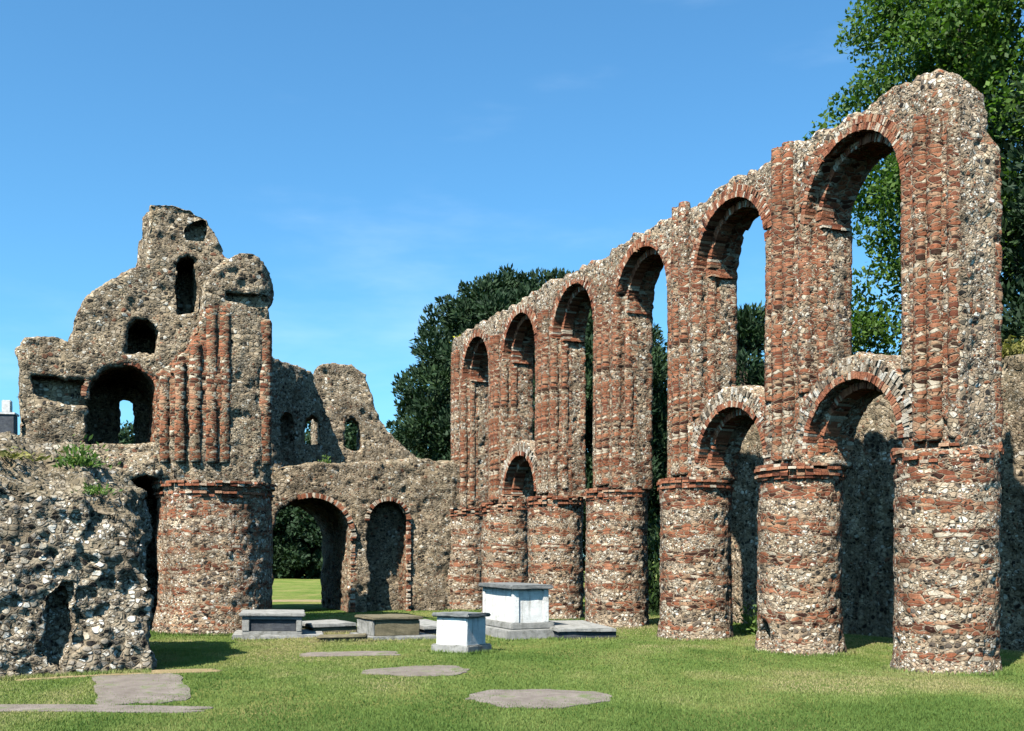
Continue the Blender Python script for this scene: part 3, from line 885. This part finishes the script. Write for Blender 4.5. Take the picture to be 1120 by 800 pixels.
# low ledgers
def ledger(x, y, w, l, h, yaw, m1, m2, label):
    t = empty('ledger_tomb', (x, y, 0), yaw, label, 'grave slab')
    slab('top_slab', 0, w, 0, l, h * .62, h, m1, t, .015)
    slab('base', .05, w + .02, .05, l - .05, -.1, h * .62, m2, t, .015)
    FLATS.append((x + w * .5 * math.cos(yaw) - l * .5 * math.sin(yaw), y + w * .5 * math.sin(yaw) + l * .5 * math.cos(yaw), w * .55, l * .55, yaw, False))
ledger(.98, 22.7, 1.35, 2.4, .20, YAW * .6, M_GREY, M_DARK, 'low slate edged grave slab right of the tall white tomb')
ledger(-4.55, 23.9, 1.05, 2.0, .22, YAW, M_GREY, M_MOSS, 'low pale grave slab between the grey and the mossy chest tombs')
ledger(-1.95, 23.2, .7, 1.9, .22, YAW, M_GREY, M_DARK, 'low dark edged grave slab just behind the small white pedestal tomb')
ledger(-4.0, 21.5, 1.0, .75, .12, .1, M_MOSS, M_MOSS, 'very low brown stone slab in front of the pale grave slab')

for o in list(COL.objects):           # old stones have settled a little out of level
    if o.type == 'EMPTY' and 'tomb' in o.name:
        o.rotation_euler.x = R(random.uniform(-1.3, 1.3)); o.rotation_euler.y = R(random.uniform(-1.3, 1.3))

# ------------------------------------------------------------------ vegetation
def leaf_mat(name, stops, trans=.35, rough=.6):
    k = NT(name)
    c = k.ramp(k.attr('bcol'), stops)
    d = k.n('ShaderNodeBsdfPrincipled'); k.l(c, d.inputs['Base Color']); d.inputs['Roughness'].default_value = rough
    d.inputs['Specular IOR Level'].default_value = .25
    tr = k.n('ShaderNodeBsdfTranslucent'); k.l(k.mix(1.0, c, (1.2, 1.5, .6), 'MULTIPLY'), tr.inputs['Color'])
    m = k.n('ShaderNodeMixShader'); m.inputs[0].default_value = trans
    k.l(d.outputs[0], m.inputs[1]); k.l(tr.outputs[0], m.inputs[2]); k.l(m.outputs[0], k.out.inputs['Surface'])
    return k.m
M_LEAF = leaf_mat('broad_leaf', [(0, (.030, .060, .010)), (.5, (.065, .125, .020)), (1, (.125, .20, .035))], .35)
M_YEW = leaf_mat('evergreen_spray', [(0, (.010, .024, .010)), (.6, (.020, .044, .016)), (1, (.040, .072, .022))], .10, .7)
M_BUSH = leaf_mat('bush_leaf', [(0, (.012, .026, .007)), (.6, (.022, .048, .011)), (1, (.05, .085, .018))], .15)
M_GRASS = leaf_mat('grass_blade', [(0, (.095, .155, .032)), (.45, (.165, .22, .056)), (.75, (.25, .255, .092)), (1, (.33, .285, .13))], .30, .8)
M_YELLOW = leaf_mat('yellow_flower', [(0, (.30, .32, .03)), (1, (.70, .62, .05))], .2)
M_DRYLEAF = leaf_mat('dry_weed', [(0, (.10, .10, .03)), (1, (.26, .23, .06))], .25)
M_WEED = leaf_mat('weed_leaf', [(0, (.05, .10, .02)), (1, (.16, .24, .06))], .3)
kb_ = NT('bark'); p_ = kb_.obj()
kb_.bsdf(kb_.ramp(kb_.noise(kb_.vmath('MULTIPLY', p_, (1, 1, .2)), 14, 5, .7), [(.3, (.05, .038, .028)), (.7, (.16, .125, .09))]), .9,
         kb_.bump(kb_.noise(kb_.vmath('MULTIPLY', p_, (1, 1, .2)), 18, 4), .04))
M_BARK = kb_.m

def leaves(C, size, aspect=.55, up=.35, dirs=None, vary=.4, droop=0):
    """folded leaf quads at the points C"""
    n = len(C)
    a = RNG.normal(size=(n, 3)) if dirs is None else dirs + RNG.normal(size=(n, 3)) * .45
    a[:, 2] -= droop
    a /= np.linalg.norm(a, axis=1)[:, None]
    nn = RNG.normal(size=(n, 3)); nn[:, 2] += up * 3
    b = np.cross(nn, a); b /= np.linalg.norm(b, axis=1)[:, None] + 1e-9
    L = size * (1 + vary * RNG.uniform(-1, 1, n))[:, None]
    w = L * aspect * .5
    V = np.stack([C - a * L * .5, C + b * w, C + a * L * .5, C - b * w], 1).reshape(-1, 3)
    F = np.arange(4 * n).reshape(-1, 4)
    return V, F

def foliage(name, V, F, col, mat, parent):
    o = link(name, mesh_from(name, V, F, False, {'bcol': ('POINT', np.repeat(np.clip(col, 0, 1), 4))}), mat, parent)
    return o

def tube(bm, pts, radii, seg=8):
    rings = []
    for i, p in enumerate(pts):
        p = Vector(p)
        d = (Vector(pts[min(i + 1, len(pts) - 1)]) - Vector(pts[max(i - 1, 0)])).normalized()
        u = d.orthogonal().normalized(); v = d.cross(u)
        rings.append([bm.verts.new(p + (u * math.cos(2 * math.pi * k / seg) + v * math.sin(2 * math.pi * k / seg)) * radii[i]) for k in range(seg)])
    for a, b2 in zip(rings, rings[1:]):
        for k in range(seg):
            bm.faces.new((a[k], a[(k + 1) % seg], b2[(k + 1) % seg], b2[k]))

def limb_path(p0, p1, n=6, wob=.2):
    out = []
    for i in range(n):
        t = i / (n - 1)
        out.append(tuple(p0[k] + (p1[k] - p0[k]) * t + (random.uniform(-wob, wob) if 0 < i < n - 1 else 0) for k in range(3)))
    return out

def make_tree(name, loc, clumps, per, leaf, mat, label, cat='tree', trunk_h=4, trunk_r=.35, limbs=None, group=None, aspect=.55, shape='round', seed=0):
    """clumps: list of (x,y,z,r) local leaf clumps; limbs grow from the trunk to the clumps"""
    e = empty(name, loc, 0, label, cat, group)
    bm = bmesh.new()
    th = trunk_h
    tube(bm, [(0, 0, -.3), (.05, 0, th * .3), (-.05, .05, th * .65), (0, 0, th)], [trunk_r * 1.35, trunk_r, trunk_r * .85, trunk_r * .7], 10)
    big = sorted(clumps, key=lambda c: -c[3])[:(limbs or 14)]
    for (x, y, z, r) in big:
        z0 = min(th * random.uniform(.75, 1.0), z - .2)
        pth = limb_path((0, 0, z0), (x, y, z), 6, .25)
        tube(bm, pth, [trunk_r * .42 * (1 - .8 * k / 5) + .015 for k in range(6)], 6)
    me = bpy.data.meshes.new('trunk'); bm.to_mesh(me); bm.free()
    for p in me.polygons: p.use_smooth = True
    link('trunk', me, M_BARK, e)
    VV, FF, CC = [], [], []
    off = 0
    for (x, y, z, r) in clumps:
        n = int(per * r * r)
        d = RNG.normal(size=(n, 3)); d /= np.linalg.norm(d, axis=1)[:, None]
        rad = r * RNG.uniform(.25, 1.08, n) ** .6
        c0 = np.array([x, y, z])
        pts = c0 + d * rad[:, None] * np.array([1, 1, .75])
        if shape == 'spray':
            dd = d.copy(); dd[:, 2] += .55
            V, F = leaves(pts, leaf, aspect, .2, dd)
        else:
            V, F = leaves(pts, leaf, aspect, .35, None, droop=.3)
        cl = RNG.uniform(0, 1) * .35 + RNG.uniform(0, 1, n) * .65
        VV.append(V); FF.append(F + off); CC.append(cl); off += len(V)
    foliage('crown', np.concatenate(VV), np.concatenate(FF), np.concatenate(CC), mat, e)
    return e

def shell_clumps(rx, ry, rz, cz, n, r0, r1, inner=.45, flat=0.0):
    out = []
    for _ in range(n):
        d = np.array([random.gauss(0, 1) for _ in range(3)]); d /= np.linalg.norm(d)
        k = random.uniform(inner, 1.0) ** .5
        out.append((d[0] * rx * k, d[1] * ry * k, cz + d[2] * rz * k, random.uniform(r0, r1)))
    return out

random.seed(21)
# broad-leaved tree above the near end of the arcade
cl = shell_clumps(5.0, 4.4, 7.4, 13.0, 380, .55, 1.15, .25)
cl += [(-5.6, -.5, 12.3, .55), (-5.1, -.6, 12.6, .6), (-6.0, -.4, 11.8, .4), (-4.6, -.3, 12.9, .7), (-6.35, -.3, 11.5, .28), (-4.9, 0, 14.4, .7), (-4.5, 0, 15.2, .8),
       (-5.2, .2, 14.1, .45), (-4.9, .3, 9.6, .5), (-5.2, .1, 8.2, .55), (-4.6, .1, 7.2, .7), (-4.4, .1, 8.6, .6), (-5.4, .2, 6.8, .4), (-4.2, 0, 6.3, .7),
       (-4.9, .2, 6.0, .5), (-3.8, .4, 5.6, .7), (-5.0, 0, 5.0, .7), (-4.3, .2, 4.6, .8), (-5.6, .1, 5.6, .5), (-4.2, .3, 7.6, .8), (-4.0, .2, 9.8, .8), (-4.6, .2, 10.6, .6), (-5.5, .1, 7.4, .4)]
cl += [(random.uniform(-5.4, -3.9), random.uniform(-.8, .8), random.uniform(5.2, 9.3), random.uniform(.4, .65)) for _ in range(20)]
make_tree('broadleaf_tree', (13.4, 25.0, 0), cl, 640, .135, M_LEAF, 'large sunlit broad-leaved tree rising over the near end of the arcade', trunk_h=6.5, trunk_r=.4, limbs=30)
# tree with very dark leaves at the right edge
cl = shell_clumps(2.6, 2.6, 5.4, 7.6, 110, .6, 1.1, .3)
make_tree('dark_leaved_tree', (12.6, 21.4, 0), cl, 420, .2, M_YEW, 'dark-leaved tree behind the near end of the arcade at the right edge', trunk_h=5, trunk_r=.3, aspect=.4, shape='spray')
# dark yew behind the far end of the arcade
cl = []
for i in range(460):
    h = random.uniform(2.5, 14.5)
    lim = 6.6 * math.sqrt(max(0.02, 1 - ((h - 9.0) / 5.6) ** 2)) if h > 9 else 6.6
    a = random.uniform(0, 2 * math.pi); rr = lim * random.uniform(.35, 1.0) ** .5
    cl.append((rr * math.cos(a), rr * math.sin(a), h, random.uniform(.7, 1.1)))
cl += [(-5.0 - .25 * q, -.5 + random.uniform(-1, 1), 13.4 - 1.0 * q, .42) for q in range(8)] + [(-1.5 - q, random.uniform(-1, 1), 15.6 - .55 * q, .4) for q in range(4)]
cl += [(-6.4, -.5, 9.6, .45), (-6.2, -.4, 9.0, .6), (-6.7, -.4, 7.2, .5), (-6.6, -.3, 5.6, .5), (-6.8, -.5, 8.0, .35)]
make_tree('yew_tree', (1.25, 50.0, 0), cl, 560, .25, M_YEW, 'broad dark yew tree with a spiky outline behind the far end of the arcade', trunk_h=7, trunk_r=.6, aspect=.4, shape='spray', limbs=40)
cl = []
for i in range(90):
    h = random.uniform(1.5, 12.2)
    lim = max(.5, 4.0 * (1 - (h / 13.0) ** 1.6))
    a = random.uniform(0, 2 * math.pi); rr = lim * random.uniform(.3, 1.0) ** .5
    cl.append((rr * math.cos(a), rr * math.sin(a), h, random.uniform(.55, .95)))
make_tree('conifer_tree', (10.2, 45.5, 0), cl, 420, .32, M_YEW, 'dark pointed conifer seen through the second arch from the near end', trunk_h=9, trunk_r=.35, aspect=.28, shape='spray', limbs=30)
cl = []
for i in range(80):
    h = random.uniform(.8, 10.8)
    lim = max(.4, 2.6 * (1 - (h / 11.6) ** 1.8))
    a = random.uniform(0, 2 * math.pi); rr = lim * random.uniform(.3, 1.0) ** .5
    cl.append((rr * math.cos(a), rr * math.sin(a), h, random.uniform(.5, .85)))
make_tree('conifer_tree', (6.0, 47.5, 0), cl, 420, .32, M_YEW, 'dark slender conifer seen through the tall open bay of the arcade', trunk_h=8, trunk_r=.3, aspect=.28, shape='spray', limbs=24)
# trees beyond the end wall; very dark leaf colour stands in for shade
for i, (x, y, h, w, lab) in enumerate(((-31.5, 84, 12.4, 5.5, 'leafy tree beyond the tower seen through its small arched window'),
                                  (-24.5, 94, 11.0, 5.5, 'dark tree beyond the end wall behind the round pier'),
                                  (-15.4, 92, 15.8, 6.0, 'green tree beyond the end wall seen through the doorway and cross wall window'),
                                  (-19.8, 97, 12.5, 5.0, 'dark tree whose trunk stands furthest back beyond the west doorway'),
                                  (-8.0, 95, 11.0, 5.0, 'dark bushy tree beyond the end wall beside the yew'))):
    cl = shell_clumps(w, w * .6, h * .5, h * .48, 110, .9, 1.6, .3)
    cl = [c for c in cl if c[2] > .3] + [(random.uniform(-w, w) * .95, random.uniform(-w, w) * .4, random.uniform(.5, 3.2), random.uniform(.9, 1.3)) for _ in range(36)]
    make_tree('bushy_tree', (x, y, 0), cl, 190, .42, M_YEW, lab, trunk_h=h * .4, trunk_r=.3, group='trees beyond the end wall', limbs=12)

def tuft(name, loc, n, r, h, leaf, mat, label, cat='plant', flat=False):
    pts = RNG.normal(size=(n, 3)) * np.array([r * .5, r * .5, h * .35]); pts[:, 2] = np.abs(pts[:, 2]) + .02
    V, F = leaves(pts, leaf, .35, .1, np.stack([pts[:, 0], pts[:, 1], np.full(n, h * .8)], 1) / max(r, h))
    o = foliage(name, V, F, RNG.uniform(0, 1, n), mat, None)
    o.location = loc
    return tag(o, label, cat)
tuft('weed', nave(N0, -.98, 1.15, 3.12), 420, .30, .42, .10, M_WEED, 'green leafy weed growing on top of the near flint wall')
tuft('weed', nave(N0, -.75, .6, 2.68), 160, .22, .2, .08, M_WEED, 'small low green weed near the broken right end of the near flint wall', )
tuft('weed', nave(N0, -2.2, 1.0, 3.2), 500, .7, .16, .10, M_DRYLEAF, 'dry brownish weeds matted on top of the near flint wall')
tuft('flower_clump', (-1.72, 36.15, 9.12), 130, .26, .30, .12, M_YELLOW, 'clump of yellow flowers on the far top corner of the arcade')
def ar(s, t, z): return (A0[0] - .392 * s - .92 * t, A0[1] + .92 * s - .392 * t, z)
tuft('weed', ar(2.6, -4.1, 5.6), 600, .75, .4, .14, M_DRYLEAF, 'yellowing weeds on top of the shaded aisle wall seen through the near arch')
tuft('shrub', ar(7.4, -2.0, 0), 500, .5, .8, .14, M_WEED, 'small green shrub on the grass behind the third column from the near end')
tuft('shrub', ar(16.2, -4.3, 0), 3500, 1.7, 3.4, .2, M_BUSH, 'dark green shrub behind the open bay of the arcade')
tuft('weed', nave(W0, -4.75, .4, 4.8), 120, .16, .38, .09, M_WEED, 'upright green weed on the ledge over the west doorway')

# distant house at the far left
hs = empty('house', (-27.0, 55.5, 0), R(12), 'distant pale house with a brick chimney at the far left edge', 'house')
M_RENDER = stone_mat('pale_render', (.42, .38, .32), (.55, .50, .43), 2)
M_TILE = stone_mat('roof_tile', (.12, .085, .07), (.20, .14, .11), 5)
M_POT = stone_mat('chimney_pot', (.42, .40, .38), (.6, .58, .55), 5)
slab('wall', -5, 5, -3, 3, 0, 5.6, M_RENDER, hs, .02)
bm = bmesh.new()
vs = [bm.verts.new(c) for c in ((-5.3, -3.4, 5.61), (5.3, -3.4, 5.61), (5.3, 3.4, 5.61), (-5.3, 3.4, 5.61), (-5.3, 0, 8.0), (5.3, 0, 8.0))]
for f in ((0, 1, 5, 4), (2, 3, 4, 5), (0, 4, 3), (1, 2, 5), (3, 2, 1, 0)): bm.faces.new([vs[i] for i in f])
me = bpy.data.meshes.new('roof'); bm.to_mesh(me); bm.free(); rf = link('roof', me, M_TILE, hs)
ch = slab('chimney', -.05, .75, -.4, .4, 7.2, 9.3, M_DARK, rf, .02)
slab('cap', -.12, .82, -.47, .47, 9.302, 9.42, M_POT, ch, .02)
slab('chimney_pot', .1, .55, -.2, .2, 9.423, 10.1, M_POT, ch, .04)
for x in (-3, 0, 3):
    w_ = slab('window', x - .5, x + .5, -3.04, -2.98, 3.4, 4.7, M_DARK, hs, .005)

# ------------------------------------------------------------------ grass blades
def grass():
    n = 430000
    # denser near the camera, spread over the part of the lawn in view
    y = 9.6 + (36 - 9.6) * RNG.uniform(0, 1, n) ** 1.7
    x = RNG.uniform(-.54, .54, n) * y
    z = gz(x, y)
    keep = np.ones(n, bool)
    for cx, cy, hx, hy, yaw, rd in FLATS:
        dx, dy = x - cx, y - cy
        lx = dx * math.cos(yaw) + dy * math.sin(yaw); ly = -dx * math.sin(yaw) + dy * math.cos(yaw)
        q = np.sqrt((lx / hx) ** 2 + (ly / hy) ** 2) if rd else np.maximum(np.abs(lx) / hx, np.abs(ly) / hy)
        keep &= (q > 1.08) | (RNG.uniform(0, 1, n) < np.clip(q, 0, 1.1) ** 2.6 * .8 + .05)
    # keep clear of the near wall
    dx, dy = x - N0[0], y - N0[1]
    lx = dx * .92 + dy * .392; ly = -dx * .392 + dy * .92
    keep &= ~((lx < -.1) & (ly > .1) & (ly < 4.5))
    tall = np.ones(n)
    # longer tufts where the mower cannot reach: round the piers and the tombs
    ex, ey = [], []
    for i in range(NB + 1):
        a = RNG.uniform(0, 2 * np.pi, 1500); rr = RNG.uniform(.76, .98, 1500)
        ex.append(ar(i * PITCH, 0, 0)[0] + rr * np.cos(a)); ey.append(ar(i * PITCH, 0, 0)[1] + rr * np.sin(a))
    a = RNG.uniform(0, 2 * np.pi, 2500); rr = RNG.uniform(1.36, 1.6, 2500)
    ex.append(T0[0] + rr * np.cos(a)); ey.append(T0[1] + rr * np.sin(a))
    q = RNG.uniform(-4, 0, 3500); rr = RNG.uniform(-.38, -.02, 3500)
    ex.append(N0[0] + .92 * q - .392 * rr); ey.append(N0[1] + .392 * q + .92 * rr)
    for cx, cy, hx, hy, yaw, rd in FLATS[7:]:
        a = RNG.uniform(-1.12, 1.12, 900); b = RNG.choice([-1, 1], 900) * RNG.uniform(1.0, 1.14, 900); sw = RNG.uniform(0, 1, 900) < .5
        lx = np.where(sw, a, b) * hx; ly = np.where(sw, b, a) * hy
        ex.append(cx + lx * math.cos(yaw) - ly * math.sin(yaw)); ey.append(cy + lx * math.sin(yaw) + ly * math.cos(yaw))
    ex, ey = np.concatenate(ex), np.concatenate(ey)
    x, y = np.concatenate([x[keep], ex]), np.concatenate([y[keep], ey]); z = gz(x, y)
    tall = np.concatenate([tall[keep], np.full(len(ex), 2.6)]); n = len(x)
    P = np.stack([x * .5, y * .28, x * 0], 1)
    pa = vnoise(P, 51) * .5 + vnoise(P * 2.3, 52) * .3 + vnoise(P * 6, 53) * .2
    col = np.clip((pa - .5) * 2.4 + .37 + RNG.uniform(-.13, .13, n), 0, 1)
    h = RNG.uniform(.014, .036, n) * (1.1 - .4 * pa) * tall
    w = .0035 + .00045 * y
    a = RNG.uniform(0, 2 * np.pi, n)
    lean = RNG.normal(size=(n, 2)) * .45
    V = np.zeros((n, 3, 3))
    V[:, 0] = np.stack([x - w * np.cos(a), y - w * np.sin(a), z - .01], 1)
    V[:, 1] = np.stack([x + w * np.cos(a), y + w * np.sin(a), z - .01], 1)
    V[:, 2] = np.stack([x + lean[:, 0] * h, y + lean[:, 1] * h, z + h], 1)
    me = mesh_from('grass', V.reshape(-1, 3), np.arange(3 * n).reshape(-1, 3), False, {'bcol': ('POINT', np.repeat(col, 3))})
    tag(link('grass', me, M_GRASS), 'short mown grass with dry yellow patches', 'grass', None, 'stuff')
grass()
